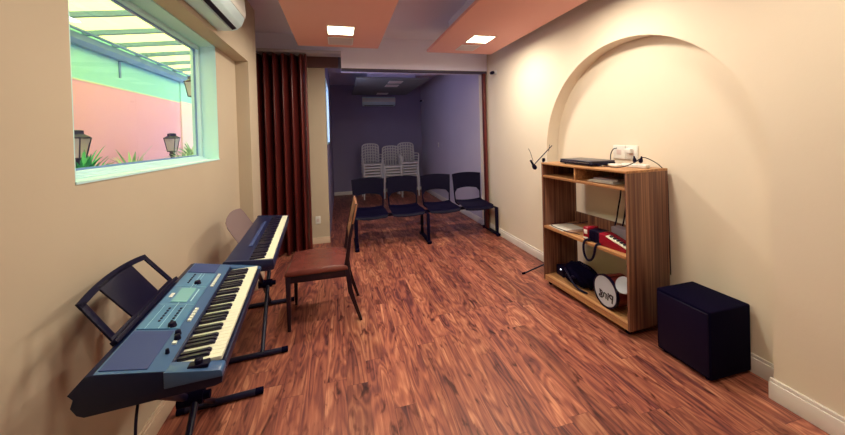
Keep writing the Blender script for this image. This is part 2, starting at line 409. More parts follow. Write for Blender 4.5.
# ------------------------------------------------------------------ air conditioners
def air_conditioner(loc, rz, length, label, h=.27):
    """local x along the length, local y out of the wall, z up from the underside"""
    t = thing('air_conditioner', label, 'air conditioner', loc, rz)
    k = h/.27; L = length/2
    prof = [(0,0),(.10,.0),(.135,.012),(.165,.04),(.185,.085),(.19,.13),(.185,h-.02),(.17,h),(0,h)]
    b = NB(); prism(b, prof, -L, L, 'yz', bev=.006); obj('casing', b, M['ac_white'], t, ang=.9)
    b = NB(); prism(b, [(.118,.0015),(.128,.0045),(.124,.012),(.114,.009)], -L+.045, L-.05, 'yz'); 
    prism(b, [(.112,-.003),(.139,.008),(.139,.012),(.112,.004)], -L+.045, L-.05, 'yz'); obj('air_vent', b, M['navy_black'], t)
    b = NB(); prism(b, [(.186,.10),(.191,.10),(.196,.13),(.190,h-.03),(.186,h-.03)], -L-.001, L+.001, 'yz', bev=.002); obj('front_cover', b, M['white_plastic'], t)
    b = NB(); prism(b, [(.018,-.003),(.10,-.003),(.10,.002),(.018,.002)], -L+.02, L-.02, 'yz'); obj('flap', b, M['ac_white'], t)
    return t
air_conditioner((-.854, 2.31, 2.335), -PI/2, .84, 'white wall air conditioner above the window, at the top edge of the picture')
air_conditioner((1.07, 8.899, 2.36), PI, .88, 'white air conditioner in shadow on the far rear wall', .24)

# ------------------------------------------------------------------ folding door in its pocket
fd = thing('folding_door', 'mahogany accordion folding door stacked open at the left of the opening', 'folding door', (-.70, 4.56, 0))
xs = [-.30+.6*i/11 for i in range(12)]
for i in range(11):
    xa, xb = xs[i], xs[i+1]
    ya, yb = ((-.10, .075) if i % 2 == 0 else (.075, -.10))
    b = NB()
    d = Vector((xb-xa, yb-ya, 0)); L = d.length; a = math.atan2(d.y, d.x)
    Mx = Matrix.Translation(((xa+xb)/2, (ya+yb)/2, 0)) @ Matrix.Rotation(a, 4, 'Z')
    box(b, -L/2+.003, L/2-.003, -.006, .006, .02, 2.62, bev=.002, M=Mx); obj('door_panel', b, M['door_wood'], fd)
b = NB(); box(b, .292, .318, -.09, -.02, .02, 2.62, bev=.004); obj('end_post', b, M['door_wood'], fd)
b = NB(); box(b, .288, .293, -.094, -.085, 1.62, 1.66); obj('latch', b, M['chrome'], fd)
tr = NB(); box(tr, -.97, .06, 4.46, 4.66, 2.635, 2.672, bev=.003); tag(obj('door_track', tr, M['track']), 'pale grey ceiling track above the stacked folding door', 'track')
b = NB(); box(b, 2.205, 2.245, 4.66, 4.735, 0, 2.452, bev=.004); tag(obj('door_post', b, M['door_wood']), 'red brown wooden door post against the right wall of the opening', 'post')
# small wall fixtures
def security_sensor(x, y, z, label):
    t = thing('security_sensor', label, 'sensor', (x, y, z))
    b = NB(); lathe(b, [(.028,0),(.028,.018),(.015,.02)], M=Matrix.Rotation(-PI/2, 4, 'Y')); obj('wall_mount', b, M['white_plastic'], t)
    b = NB(); lathe(b, [(.008,-.01),(.022,0),(.026,.03),(.018,.055),(.004,.06)], M=Matrix.Translation((-.045,0,0)) @ Matrix.Rotation(-1.9, 4, 'Y')); obj('sensor_head', b, M['navy_black'], t)
security_sensor(XR, 4.35, 2.41, 'small dark sensor on the right wall beside the opening')
security_sensor(XR-.003, 8.6, 2.48, 'tiny dark sensor high in the right corner of the rear room')
def wall_outlet(x, y, z, rz, label, w=.07, h=.11):
    t = thing('wall_outlet', label, 'wall outlet', (x, y, z), rz)   # local x = out of the wall
    b = NB(); box(b, 0, .009, -w/2, w/2, -h/2, h/2, bev=.003); obj('cover_plate', b, M['white_plastic'], t)
    b = NB(); box(b, .009, .012, -w*.28, w*.28, -h*.2, h*.2, bev=.001); obj('socket', b, M['lamp_off'], t)
    return t
wall_outlet(-.33, 4.899, .34, -PI/2, 'small cream outlet low on the pier beside the folding door')
wall_outlet(XR-.004, 7.3, 1.29, PI, 'small outlet on the right wall of the rear room')

# ------------------------------------------------------------------ electronic keyboards
def rot_uv(u): return math.atan2(u[1], u[0])
BL = [0,1,3,4,5]   # white keys of an octave followed by a black key (C D F G A)
def keys(t, x0, n_white, first, pitch, y0, z, wl, bl):
    b = NB(); box(b, .0006, pitch-.0006, 0, wl, -.014, 0, bev=.0012)
    kw = obj('white_key', b, M['key_white'], t); kw.location = (x0, y0, z)
    for i in range(1, n_white):
        c = kw.copy(); col.objects.link(c); c.location = (x0+i*pitch, y0, z)
    b = NB(); prism(b, [(0,-.004),(0,.006),(.008,.011),(bl,.011),(bl,-.004)], -pitch*.30, pitch*.30, 'yz', bev=.001)
    kb = None
    for i in range(n_white-1):
        if (i+first) % 7 in BL:
            p = (x0+(i+1)*pitch, y0+wl-bl, z)
            if kb is None: kb = obj('black_key', b, M['key_black'], t); kb.location = p
            else:
                c = kb.copy(); col.objects.link(c); c.location = p

u1 = (-.088, .9961)
k1 = thing('electronic_keyboard', 'blue black electronic keyboard in the foreground with a light blue control panel', 'keyboard', (-.400, 1.198, .70), rot_uv(u1))
LEN = .940
b = NB()
prism(b, [(.0,.006),(-.002,.030),(.006,.043),(.145,.043),(.145,.078),(.150,.0815),(.335,.1204),(.352,.118),(.392,.074),(.376,.060),(.386,.036),(.372,.010),(.355,0),(.02,0)], .004, LEN-.004, 'yz', bev=.002)
prism(b, [(-.003,.020),(-.003,.046),(.003,.049),(.008,.046),(.008,.020)], .054, LEN-.044, 'yz')
obj('keyboard_body', b, [M['kb_body']], k1)
for (ua, ub) in ((0,.054),(LEN-.044,LEN)):
    b = NB(); prism(b, [(-.004,.028),(-.002,.047),(.006,.0515),(.158,.0835),(.158,.03)], ua, ub, 'yz', bev=.003); obj('end_cheek', b, M['kb_sky_sheen'], k1)
keys(k1, .056, 36, 0, .02345, .010, .0655, .135, .094)
def slope(bm, ua, ub, va, vb, h=.002, mi=0, e=.001):
    f = lambda v: .050+.21*v
    prism(bm, [(va, f(va)+e), (vb, f(vb)+e), (vb, f(vb)+e+h), (va, f(va)+e+h)], ua, ub, 'yz', mi=mi)
fz = lambda v: .050+.21*v
b = NB(); slope(b, .006, LEN-.006, .153, .331, .0012, e=-.0005); obj('top_sky_sheen', b, M['kb_sky_sheen'], k1)  # thin lighter sheet standing in for the sky reflected on the top
b = NB(); slope(b, .02, .235, .205, .325, .002); obj('speaker_grille', b, M['kb_dark'], k1)
b = NB(); slope(b, .80, .925, .205, .325, .002); obj('speaker_grille', b, M['kb_dark'], k1)
b = NB(); slope(b, .25, .785, .195, .325, .0025)
obj('control_panel', b, M['kb_panel'], k1)
b = NB(); slope(b, .46, .60, .232, .290, .003, e=.003); obj('display', b, M['kb_lcd'], k1)
b = NB()
for (ua,ub,va,vb) in ((.25,.785,.258,.2595),(.25,.44,.225,.2262),(.44,.441,.20,.325),(.62,.621,.20,.325),(.62,.78,.245,.2462),(.47,.59,.218,.222),(.25,.43,.30,.301)): slope(b, ua, ub, va, vb, .001, e=.0036)
obj('panel_print', b, M['kb_ink'], k1)
for (u, v, s, n) in ((.305,.178,.016,5),(.63,.178,.014,8)):
    for i in range(n):
        b = NB(); slope(b, u+i*(s+.006), u+i*(s+.006)+s, v-.006, v+.006, .005, e=.0005); obj('white_button', b, M['button'], k1)
for i in range(6):
    for (ub0, vb0) in ((.30,.235),(.30,.275),(.66,.285)):
        b = NB(); slope(b, ub0+i*.02, ub0+i*.02+.010, vb0-.004, vb0+.003, .003, e=.003); obj('small_button', b, M['kb_body'], k1)
b = NB(); slope(b, .505, .545, .300, .312, .003, e=.003); obj('name_badge', b, M['white_plastic'], k1)
for (u, v, r) in ((.185,.178,.010),(.215,.186,.010),(.270,.222,.014),(.66,.245,.014),(.10,.180,.006)):
    b = NB(); lathe(b, [(r*1.1,0),(r*1.1,.004),(r,.006),(r*.85,.016),(r*.3,.018)], c=(u, v, fz(v)), seg=20); obj('knob', b, M['navy_black'], k1)
b = NB(); slope(b, .150, .165, .172, .184, .006, e=0); obj('white_button', b, M['button'], k1)
b = NB(); box(b, .014, .046, .040, .10, .060, .074, bev=.003); lathe(b, [(.012,0),(.012,.014),(.007,.018)], c=(.03,.070,.072), seg=16)
obj('pitch_bend_wheel', b, M['navy_black'], k1)
# music rest of the near keyboard: flat board with two windows, leaning back
Lr, Hr, a = .52, .20, math.radians(33)
Mr = Matrix.Translation((.165, .352, .124)) @ Matrix.Rotation(PI/2 - a, 4, 'X')      # local x right, y up the rest
b = NB(); T = .007
prism(b, [(0,0),(Lr,0),(Lr,.022),(0,.022)], -T/2, T/2, 'xy', M=Mr, bev=.002)
arc = [(x, .180+.026*(1-((x-Lr/2)/(Lr/2))**2)) for x in [.005+(Lr-.035)*i/12 for i in range(13)]]
prism(b, arc + [(p[0], p[1]-.024) for p in arc[::-1]], -T/2, T/2, 'xy', M=Mr)
prism(b, [(0,.02),(.030,.02),(.036,.172),(.005,.182)], -T/2, T/2, 'xy', M=Mr, bev=.002)
prism(b, [(Lr-.030,.02),(Lr,.02),(Lr-.030,.182),(Lr-.060,.182)], -T/2, T/2, 'xy', M=Mr, bev=.002)
prism(b, [(.15,.018),(Lr-.145,.018),(Lr-.160,.196),(.125,.192)], -T/2, T/2, 'xy', M=Mr, bev=.002)
prism(b, [(-.012,-.004),(Lr+.012,-.004),(Lr+.012,.012),(-.012,.012)], -.002, .018, 'xy', M=Mr, bev=.002)
obj('music_rest', b, M['navy_black'], k1)
b = NB(); tube(b, [(-.665,1.30,.705),(-.645,1.22,.69),(-.630,1.17,.62),(-.622,1.16,.45),(-.63,1.18,.25),(-.66,1.24,.04),(-.72,1.40,.006),(-.80,1.60,.006)], .0042, 8, smooth=3)
tag(obj('power_cable', b, M['navy_black']), 'thin black cable hanging from the underside of the near keyboard', 'cable')

u2 = (-.070, .9975)
k2 = thing('digital_piano', 'long dark blue digital piano behind the near keyboard with a smoked music rest', 'keyboard', (-.412, 2.150, .708), rot_uv(u2))
LEN2 = 1.235
b = NB()
prism(b, [(0,.004),(0,.040),(.004,.045),(.14,.045),(.14,.066),(.15,.072),(.262,.086),(.272,.080),(.272,.01),(.262,0),(.01,0)], .004, LEN2-.004, 'yz', bev=.002)
for (ua, ub) in ((0,.018),(LEN2-.018,LEN2)):
    prism(b, [(-.003,.02),(.002,.066),(.15,.078),(.265,.090),(.274,.084),(.274,.01)], ua, ub, 'yz', bev=.003)
obj('piano_body', b, M['kb2_body'], k2)
keys(k2, .022, 52, 5, .0229, .008, .068, .13, .085)
b = NB(); box(b, .30, 1.0, .165, .19, .0745, .0785); obj('control_strip', b, M['kb_dark'], k2)
Mr = Matrix.Translation((.37, .264, .086)) @ Matrix.Rotation(math.radians(60), 4, 'X')
b = NB()
poly = [(0,0),(.56,0),(.55,.13),(.52,.170)] + [(.52-.48*i/8, .170+.028*math.sin(PI*i/8)) for i in range(1,8)] + [(.04,.165),(.0,.12)]
prism(b, poly, -.002, .002, 'xy', M=Mr); obj('music_rest', b, M['smoke_acrylic'], k2)

# X shaped stands
def x_stand(loc, rz, h, span, label, depth=.40, shift=0):
    t = thing('keyboard_stand', label, 'keyboard stand', loc, rz)      # local x along the keyboard, y towards the wall
    r = .0145; s = span/2
    for (sx, off) in ((1, -.02), (-1, .02)):
        b = NB(); tube(b, [(-s*sx, off, .03), (s*sx, off, h-.016)], r, 14); obj('leg', b, M['black_metal'], t)
        b = NB(); tube(b, [(-s*sx, -depth/2+shift, .019), (-s*sx, depth/2+shift, .019)], .018, 14); f = obj('foot_bar', b, M['black_metal'], t)
        for e in (-1, 1):
            b = NB(); tube(b, [(-s*sx, e*depth/2+shift-e*.035, .019), (-s*sx, e*(depth/2+.006)+shift, .019)], .0188, 14)
            obj('rubber_cap', b, M['matte_black'], f)
        b = NB(); tube(b, [(s*sx, -.135, h-.0145), (s*sx, .125, h-.0145)], .013, 14); obj('support_arm', b, M['black_metal'], t)
    b = NB(); tube(b, [(0,-.05,h/2),(0,.05,h/2)], .03, 20); tube(b, [(0,-.05,h/2),(0,-.075,h/2)], .018, 12); obj('pivot_clamp', b, M['matte_black'], t)
    return t
def local(o, p): return tuple(Matrix.Translation(o.location) @ Matrix.Rotation(o.rotation_euler.z, 4, 'Z') @ Vector(p))
c1 = local(k1, (.50, .24, 0)); x_stand((c1[0], c1[1], 0), k1.rotation_euler.z, .70, .82, 'black X shaped stand carrying the near keyboard', .42, -.02)
c2 = local(k2, (.70, .15, 0)); x_stand((c2[0], c2[1], 0), k2.rotation_euler.z, .708, .76, 'black X shaped stand carrying the long digital piano', .42, .03)

# ------------------------------------------------------------------ leather chair
ch = thing('dining_chair', 'dark wooden chair with a brown leather seat facing the keyboards', 'chair', (-.19, 2.94, 0), 0)
# local: front is -x
b = NB(); prism(b, [(-.255,.455),(-.262,.430),(.235,.430),(.225,.455),(.215,.474),(.10,.482),(-.12,.482),(-.235,.474)], -.235, .235, 'xz', bev=.012)
obj('seat', b, M['leather'], ch, ang=1.0)
b = NB()
box(b, -.245, .225, -.225, -.205, .375, .432, bev=.002); box(b, -.245, .225, .205, .225, .375, .432, bev=.002)
box(b, -.245, -.225, -.205, .205, .375, .432, bev=.002); box(b, .205, .225, -.205, .205, .375, .432, bev=.002)
obj('seat_frame', b, M['dark_wood'], ch)
for s in (-1, 1):
    b = NB(); q = s*.214
    prism(b, [(-.252,.43),(-.214,.43),(-.222,0),(-.246,0)], q-.017, q+.017, 'xz', bev=.003); obj('leg', b, M['dark_wood'], ch)
    b = NB(); prism(b, [(.200,.48),(.236,.48),(.258,.25),(.332,0),(.308,0),(.222,.25)], q-.016, q+.016, 'xz', bev=.003); obj('leg', b, M['dark_wood'], ch)
    b = NB(); prism(b, [(.198,.46),(.234,.46),(.262,.68),(.318,.955),(.302,.962),(.236,.68)], q-.016, q+.016, 'xz', bev=.003); obj('back_post', b, M['dark_wood'], ch)
b = NB()
def bx_(z): return .236+(z-.66)*.235
for (za, zb, ya, yb) in ((.67,.745,-.2,.2),(.80,.955,-.232,.232)):
    prism(b, [(bx_(za),za),(bx_(za)+.016,za),(bx_(zb)+.016,zb),(bx_(zb),zb)], ya, yb, 'xz', bev=.003)
prism(b, [(bx_(.745),.744),(bx_(.745)+.014,.744),(bx_(.80)+.014,.802),(bx_(.80),.802)], -.2, -.07, 'xz')
prism(b, [(bx_(.745),.744),(bx_(.745)+.014,.744),(bx_(.80)+.014,.802),(bx_(.80),.802)], .07, .2, 'xz')
obj('backrest', b, M['back_wood'], ch)

# ------------------------------------------------------------------ four seat bench
bn = thing('beam_bench', 'black four seat waiting bench on a steel beam in front of the dark rear room', 'bench', (1.19, 4.62, 0), -.01)
b = NB(); box(b, -.98, 1.04, -.025, .025, .375, .415, bev=.003); obj('beam', b, M['bench'], bn)
for x in (-1.0, -.01, 1.04):
    f = NB(); box(f, x-.028, x+.028, -.29, .24, .012, .038, bev=.004); lg = obj('foot_bar', f, M['bench'], bn)
    b = NB(); lathe(b, [(.03,0),(.03,.010),(.022,.013)], c=(x,-.262,0), seg=18); lathe(b, [(.03,0),(.03,.010),(.022,.013)], c=(x,.212,0), seg=18); obj('foot_pad', b, M['matte_black'], lg)
    b = NB(); box(b, x-.02, x+.02, -.245, -.205, .036, .405, bev=.004); obj('leg', b, M['bench'], bn)
    b = NB(); box(b, x-.02, x+.02, .14, .18, .036, .405, bev=.004); obj('leg', b, M['bench'], bn)
    b = NB(); box(b, x-.018, x+.018, -.25, .20, .402, .418, bev=.003); obj('cross_arm', b, M['bench'], bn)
def seat_shell(x):
    W2 = .235; nx, ny = 14, 12; b = NB(); top = []; bot = []
    for j in range(ny+1):
        v = j/ny; y = -.25+.47*v; rt, rb = [], []
        for i in range(nx+1):
            u = -1+2*i/nx; w = W2*(1-.10*v**2)
            if j == 0: w *= .93
            z = .455+.018*u*u + .012*(1-v)**2*-1 + (.02*max(0,(v-.8)/.2))
            if v < .12: z -= .03*(1-v/.12)**2
            rt.append(b.verts.new((x+u*w, y, z))); rb.append(b.verts.new((x+u*w*.98, y, z-.014)))
        top.append(rt); bot.append(rb)
    for j in range(ny):
        for i in range(nx):
            b.faces.new([top[j][i], top[j][i+1], top[j+1][i+1], top[j+1][i]]); b.faces.new([bot[j][i], bot[j+1][i], bot[j+1][i+1], bot[j][i+1]])
    for j in range(ny):
        b.faces.new([top[j][0], top[j+1][0], bot[j+1][0], bot[j][0]]); b.faces.new([top[j][nx], bot[j][nx], bot[j+1][nx], top[j+1][nx]])
    for i in range(nx):
        b.faces.new([top[0][i], bot[0][i], bot[0][i+1], top[0][i+1]]); b.faces.new([top[ny][i], top[ny][i+1], bot[ny][i+1], bot[ny][i]])
    bmesh.ops.recalc_face_normals(b, faces=b.faces)
    return b
def back_shell(x):
    nx, nz = 16, 8; b = NB(); F = []; K = []
    for j in range(nz+1):
        v = j/nz; rf, rk = [], []
        for i in range(nx+1):
            u = -1+2*i/nx
            lo = .635+.035*(1-u*u)-.055*max(0,(abs(u)-.75)/.25); hi = .905-.018*u*u
            z = lo+(hi-lo)*v; w = .222+.018*v
            y = .205+.12*(z-.5)+.035*(1-u*u)
            rf.append(b.verts.new((x+u*w, y, z))); rk.append(b.verts.new((x+u*w, y+.014, z)))
        F.append(rf); K.append(rk)
    for j in range(nz):
        for i in range(nx):
            b.faces.new([F[j][i], F[j][i+1], F[j+1][i+1], F[j+1][i]]); b.faces.new([K[j][i], K[j+1][i], K[j+1][i+1], K[j][i+1]])
        b.faces.new([F[j][0], F[j+1][0], K[j+1][0], K[j][0]]); b.faces.new([F[j][nx], K[j][nx], K[j+1][nx], F[j+1][nx]])
    for i in range(nx):
        b.faces.new([F[0][i], K[0][i], K[0][i+1], F[0][i+1]]); b.faces.new([F[nz][i], F[nz][i+1], K[nz][i+1], K[nz][i]])
    bmesh.ops.recalc_face_normals(b, faces=b.faces)
    return b
for x in (-.80, -.285, .245, .765):
    obj('seat', seat_shell(x), M['bench'], bn, ang=1.2)
    obj('backrest', back_shell(x), M['bench'], bn, ang=1.2)
    for s in (-1, 1):
        b = NB(); tube(b, [(x+s*.19,.10,.43),(x+s*.205,.19,.435),(x+s*.212,.215,.48),(x+s*.218,.232,.62),(x+s*.218,.25,.72)], .011, 10, smooth=2); obj('back_support', b, M['bench'], bn)

# ------------------------------------------------------------------ stacked white chairs in the rear room
def plastic_chair(loc, rz):
    t = thing('stacking_chair', '', 'chair', loc, rz, 'white plastic chairs stacked in the rear room')
    # front is -y ; seat height .44
    b = NB(); box(b, -.215, .215, -.215, .205, .425, .445, bev=.008)
    for i in range(7): box(b, -.17+i*.0495, -.137+i*.0495, -.15, .16, .4452, .447)
    box(b, -.205, .205, -.222, -.205, .408, .442, bev=.004)
    obj('seat', b, M['white_chair'], t)
    b = NB()
    for s in (-1, 1): tube(b, [(s*.205,.20,.43),(s*.212,.225,.62),(s*.205,.26,.86)], .016, 10, smooth=1)
    tube(b, [(-.205,.26,.86),(-.16,.268,.915),(0,.275,.93),(.16,.268,.915),(.205,.26,.86)], .017, 10, smooth=2)
    for i in range(5):
        x = -.13+i*.065; tube(b, [(x,.212,.44),(x,.236,.66),(x,.27,.92)], .015, 8)
    obj('backrest', b, M['white_chair'], t)
    for sx in (-1, 1):
        for (y0, y1) in ((-.20,-.235),(.19,.25)):
            b = NB(); tube(b, [(sx*.200,y0,.43),(sx*.225,y1,0)], [.019,.014], 8); obj('leg', b, M['white_chair'], t)
        b = NB(); tube(b, [(sx*.212,.225,.64),(sx*.25,.10,.655),(sx*.25,-.12,.65),(sx*.235,-.19,.60),(sx*.21,-.205,.43)], .014, 8, smooth=2); obj('armrest', b, M['white_chair'], t)
    return t
proto = plastic_chair((0,0,0), 0)
names = ['left', 'middle', 'right']
first = True
for si, (x, y, n, dz, rz) in enumerate(((.77,8.22,7,.070,.02),(1.27,8.16,6,.070,-.03),(1.70,8.24,7,.070,.03))):
    for k in range(n):
        o = proto if first else copy_tree(proto); first = False
        o.location = (x, y-.012*k, dz*k); o.rotation_euler = (0,0,rz)
        g = f'white plastic chairs nested in the {names[si]} stack'
        if k == n-1:
            o['label'] = f'white slatted plastic chair on top of the {names[si]} stack in the dark rear room'; o['group'] = 'topmost white stacked chairs'
        else:
            o['label'] = f'white plastic chair nested below the top one in the {names[si]} stack'; o['group'] = g

# ------------------------------------------------------------------ bookcase
bc = thing('bookcase', 'striped walnut open bookcase on casters in the arched niche', 'bookcase', (1.94, 2.832, 0), math.atan2(-.9988, .048))
CW, CD, CH = .950, .400, 1.207
def cbox(name, m, *a, bev=.0015, parent=None):
    b = NB(); box(b, *a, bev=bev); return obj(name, b, m, parent or bc)
cbox('side_panel', M['case_side'], 0, .020, 0, CD, .045, CH-.018)
cbox('side_panel', M['case_side'], CW-.020, CW, 0, CD, .045, CH-.018)
cbox('top', M['case_shelf'], 0, CW, -.004, CD, CH-.018, CH)
cbox('shelf', M['case_shelf'], .020, CW-.020, 0, CD-.005, 1.062, 1.082)
cbox('shelf', M['case_shelf'], .020, CW-.020, 0, CD-.005, .562, .584)
cbox('shelf', M['case_shelf'], .020, CW-.020, 0, CD-.005, .075, .095)
cbox('kickboard', M['case_shelf'], .020, CW-.020, .0, .016, .045, .075)
cbox('divider', M['case_shelf'], .435, .450, 0, CD-.005, 1.082, CH-.018)
cbox('back_rail', M['case_side'], .020, CW-.020, CD-.02, CD-.005, .584, .690)
cbox('back_rail', M['case_side'], .020, CW-.020, CD-.02, CD-.005, 1.082, CH-.018)
for (x, y) in ((.05,.04),(CW-.05,.04),(.05,CD-.04),(CW-.05,CD-.04)):
    b = NB(); lathe(b, [(.017,-.012),(.021,-.009),(.021,.009),(.017,.012)], seg=20, M=Matrix.Translation((x,y,.0212)) @ Matrix.Rotation(PI/2,4,'X')); box(b, x-.014, x+.014, y-.016, y+.016, .036, .0445)
    obj('caster', b, M['matte_black'], bc)
MB_ = Matrix.Translation(bc.location) @ Matrix.Rotation(bc.rotation_euler.z, 4, 'Z')
def cw(x, y, z): return MB_ @ Vector((x, y, z))
RZ = bc.rotation_euler.z
def on_case(name, label, cat, x, y, z, rz=0, group=None): return thing(name, label, cat, tuple(cw(x, y, z)), RZ+rz, group)

# closed laptop on top
t = on_case('laptop', 'closed black laptop lying on top of the bookcase', 'laptop', .40, .17, CH, -.04); t.scale = (1.05, 1, 1.45)
b = NB(); box(b, -.19, .19, -.12, .12, .006, .022, bev=.006); obj('base', b, M['navy_black'], t)
b = NB(); box(b, -.188, .188, -.118, .118, .0225, .032, bev=.0045); obj('lid', b, mat('laptop_lid', (.03,.03,.06), .28), t)
b = NB(); box(b, -.16, .16, -.1215, -.1195, .016, .021); obj('front_trim', b, M['chrome'], t)
b = NB()
for sx in (-.15,.15):
    for sy in (-.09,.09): lathe(b, [(.008,0),(.008,.007)], c=(sx,sy,0), seg=12)
obj('rubber_foot', b, M['matte_black'], t)
b = NB(); tube(b, [tuple(cw(*p)) for p in ((.592,.10,CH+.018),(.63,.08,CH+.008),(.68,.12,CH+.006),(.73,.10,CH+.006),(.78,.14,CH+.006),(.82,.20,CH+.03),(.85,.26,CH+.075),(.87,.27,CH+.085),(.90,.31,CH+.06),(.925,.36,CH+.02),(.945,.405,CH-.05),(.945,.407,CH-.30),(.95,.407,.40))], .0035, 8, smooth=3)
tag(obj('charger_cable', b, M['navy_black']), 'black cable looping over the right end of the bookcase top', 'cable')
# plugs at the loop
def plug(x, y, z, tilt, label):
    t = on_case('plug', label, 'plug', x, y, z, 0)
    b = NB(); lathe(b, [(.011,0),(.014,.006),(.013,.022),(.006,.040),(.0045,.050)], seg=16, M=Matrix.Rotation(tilt,4,'Y')); obj('plug_body', b, M['navy_black'], t)
    b = NB(); tube(b, [(-.004,0,0),(-.004,0,-.010)], .002, 8); tube(b, [(.004,0,0),(.004,0,-.010)], .002, 8)
    o = obj('pins', b, M['chrome'], t); o.rotation_euler = (0,tilt,0)
t = on_case('power_strip', 'white power strip lying under the black plugs on the bookcase', 'power strip', .80, .26, CH, .10)
b = NB(); box(b, -.10, .10, -.026, .026, 0, .030, bev=.008); obj('strip_body', b, M['white_plastic'], t)
b = NB()
for i in range(4): lathe(b, [(.013,0),(.013,.0012)], c=(-.068+i*.045,0,.030), seg=18)
obj('socket', b, M['lamp_off'], t)
plug(.80, .26, CH+.042, -.15, 'black plug standing in the power strip, left of the pair')
plug(.845, .262, CH+.042, .2, 'black plug standing in the power strip, right of the pair')
t = on_case('power_adapter', 'flat white adapter on the bookcase beside the laptop', 'power adapter', .665, .22, CH, -.2)
b = NB(); box(b, -.055, .055, -.035, .035, 0, .022, bev=.008); obj('adapter_body', b, M['white_plastic'], t)
b = NB(); box(b, -.02, .02, -.012, .012, .022, .023); obj('adapter_label', b, M['lamp_off'], t)
b = NB(); tube(b, [tuple(cw(*p)) for p in ((.722,.23,CH+.010),(.70,.28,CH+.006),(.62,.28,CH+.006),(.58,.19,CH+.006),(.60,.14,CH+.006))], .003, 8, smooth=2)
tag(obj('white_cable', b, M['white_plastic']), 'thin white cable curling from the flat white adapter', 'cable')
# double outlet on the niche wall
t = thing('wall_outlet', 'white double outlet on the niche wall above the bookcase', 'wall outlet', (NX-.001, 2.29, 1.31), PI)
b = NB(); box(b, 0, .010, -.125, .005, -.06, .06, bev=.003); box(b, 0, .010, .010, .125, -.06, .06, bev=.003); obj('cover_plate', b, M['white_plastic'], t)
b = NB(); box(b, .010, .013, -.085,-.035,-.022,.022, bev=.001); box(b, .010, .013, .045,.090,-.022,.022, bev=.001); obj('socket', b, M['lamp_off'], t)
b = NB(); box(b, .013, .045, .025, .085, -.005, .035, bev=.006); obj('plug', b, M['white_plastic'], t)
b = NB(); pts_ = [(NX-.045,2.34,1.30),(NX-.06,2.40,1.28),(NX-.06,2.385,1.20)]
tube(b, [(NX-.012,2.372,1.345),(NX-.04,2.385,1.34),(NX-.05,2.405,1.29),(NX-.05,2.405,1.24),(NX-.05,2.40,1.222)], .004, 8, smooth=2)
tag(obj('outlet_cable', b, M['navy_black']), 'short black cable rising to the double outlet', 'cable')
# papers in the upper right compartment
t = on_case('paper_stack', 'stack of white papers in the upper right compartment', 'papers', .66, .16, 1.082, .05)
b = NB()
for k in range(5): box(b, -.125+.006*k, .125-.004*k, -.105-.012*(k%2), .10, .002+k*.004, .0052+k*.004)
obj('sheet', b, M['paper'], t)
b = NB(); box(b, -.11, .12, -.06, .11, .0222, .036, bev=.003); obj('folder', b, M['grey_card'], t)
# cables hanging at the back
for (x, lab) in ((.56, 'left of the two'), (.63, 'right of the two')):
    b = NB(); tube(b, [tuple(cw(*p)) for p in ((x,.385,1.055),(x+.01,.37,.95),(x-.015,.362,.82),(x-.03,.362,.72),(x-.05,.34,.62),(x-.07,.33,.592))], .006, 8, smooth=3)
    tag(obj('hanging_cable', b, M['navy_black']), f'black cable hanging behind the middle shelf, {lab}', 'cable')
# middle shelf
t = on_case('notebook', 'open white sheet music booklet on the middle shelf', 'notebook', .17, .14, .584, -.1)
b = NB(); box(b, -.115, .10, -.115, .125, .0005, .004); obj('page_left', b, M['paper'], t)
b = NB(); box(b, .10, .16, -.10, .10, .0005, .006, bev=.001); obj('page_right', b, mat('tan_paper', (.42,.26,.20), .6), t)
b = NB(); tube(b, [tuple(cw(*p)) for p in ((.30,.27,.66),(.20,.24,.62),(.08,.17,.604),(.035,.07,.597),(.09,.03,.597),(.20,.02,.597),(.33,.03,.597),(.40,.08,.591))], .0035, 8, smooth=3)
tag(obj('looped_cable', b, M['navy_black']), 'thin black cable looping over the white booklet', 'cable')
t = on_case('toy_accordion', 'red and white toy accordion at the right of the middle shelf', 'accordion', .66, .095, .584, .12)
b = NB(); box(b, -.16, -.105, -.065, .065, .0, .115, bev=.012); obj('bass_side', b, M['red'], t)
b = NB(); box(b, -.145, -.115, -.068, -.064, .06, .095, bev=.001); box(b, -.15,-.11,-.068,-.064,.018,.032); obj('badge', b, M['white_plastic'], t)
b = NB()
for k in range(7): box(b, -.104+k*.014, -.093+k*.014, -.058, .058, .006, .098, bev=.003)
obj('bellows', b, M['navy_black'], t)
b = NB(); prism(b, [(-.004,0),(.215,0),(.215,.03),(.05,.085),(-.004,.10)], -.07, .06, 'xz', bev=.006); obj('treble_side', b, M['red'], t)
b = NB(); prism(b, [(.055,.084),(.218,.032),(.218,.040),(.055,.092)], -.069, -.02, 'xz', bev=.001); obj('piano_keys', b, M['key_white'], t)
b = NB()
for k in range(5): 
    x = .075+k*.027; z = .0918-(x-.055)*.319
    prism(b, [(x,z-.004),(x+.012,z-.008),(x+.012,z+.004),(x,z+.008)], -.052, -.02, 'xz')
obj('black_keys', b, M['key_black'], t)
b = NB()
for k in range(2): prism(b, [(-.13,.0),(-.11,0),(-.11,.0)], -.0, .0, 'xz') if False else None
tube(b, [(-.09,-.060,.02),(-.115,-.080,.018),(-.125,-.102,-.01),(-.122,-.105,-.09),(-.09,-.107,-.145),(-.045,-.107,-.13),(-.02,-.105,-.07),(-.015,-.100,-.005),(.0,-.085,.014),(.01,-.072,.012)], .009, 8, smooth=3)
obj('strap', b, M['navy_black'], t)
t = on_case('book', 'thick grey book leaning flat behind the red accordion', 'book', .74, .26, .584, .05)
b = NB(); box(b, -.14, .13, -.035, .05, 0, .115, bev=.004); obj('cover', b, M['grey_card'], t)
b = NB(); box(b, -.135, .1315, -.03, .045, .004, .111); obj('pages', b, M['paper'], t)
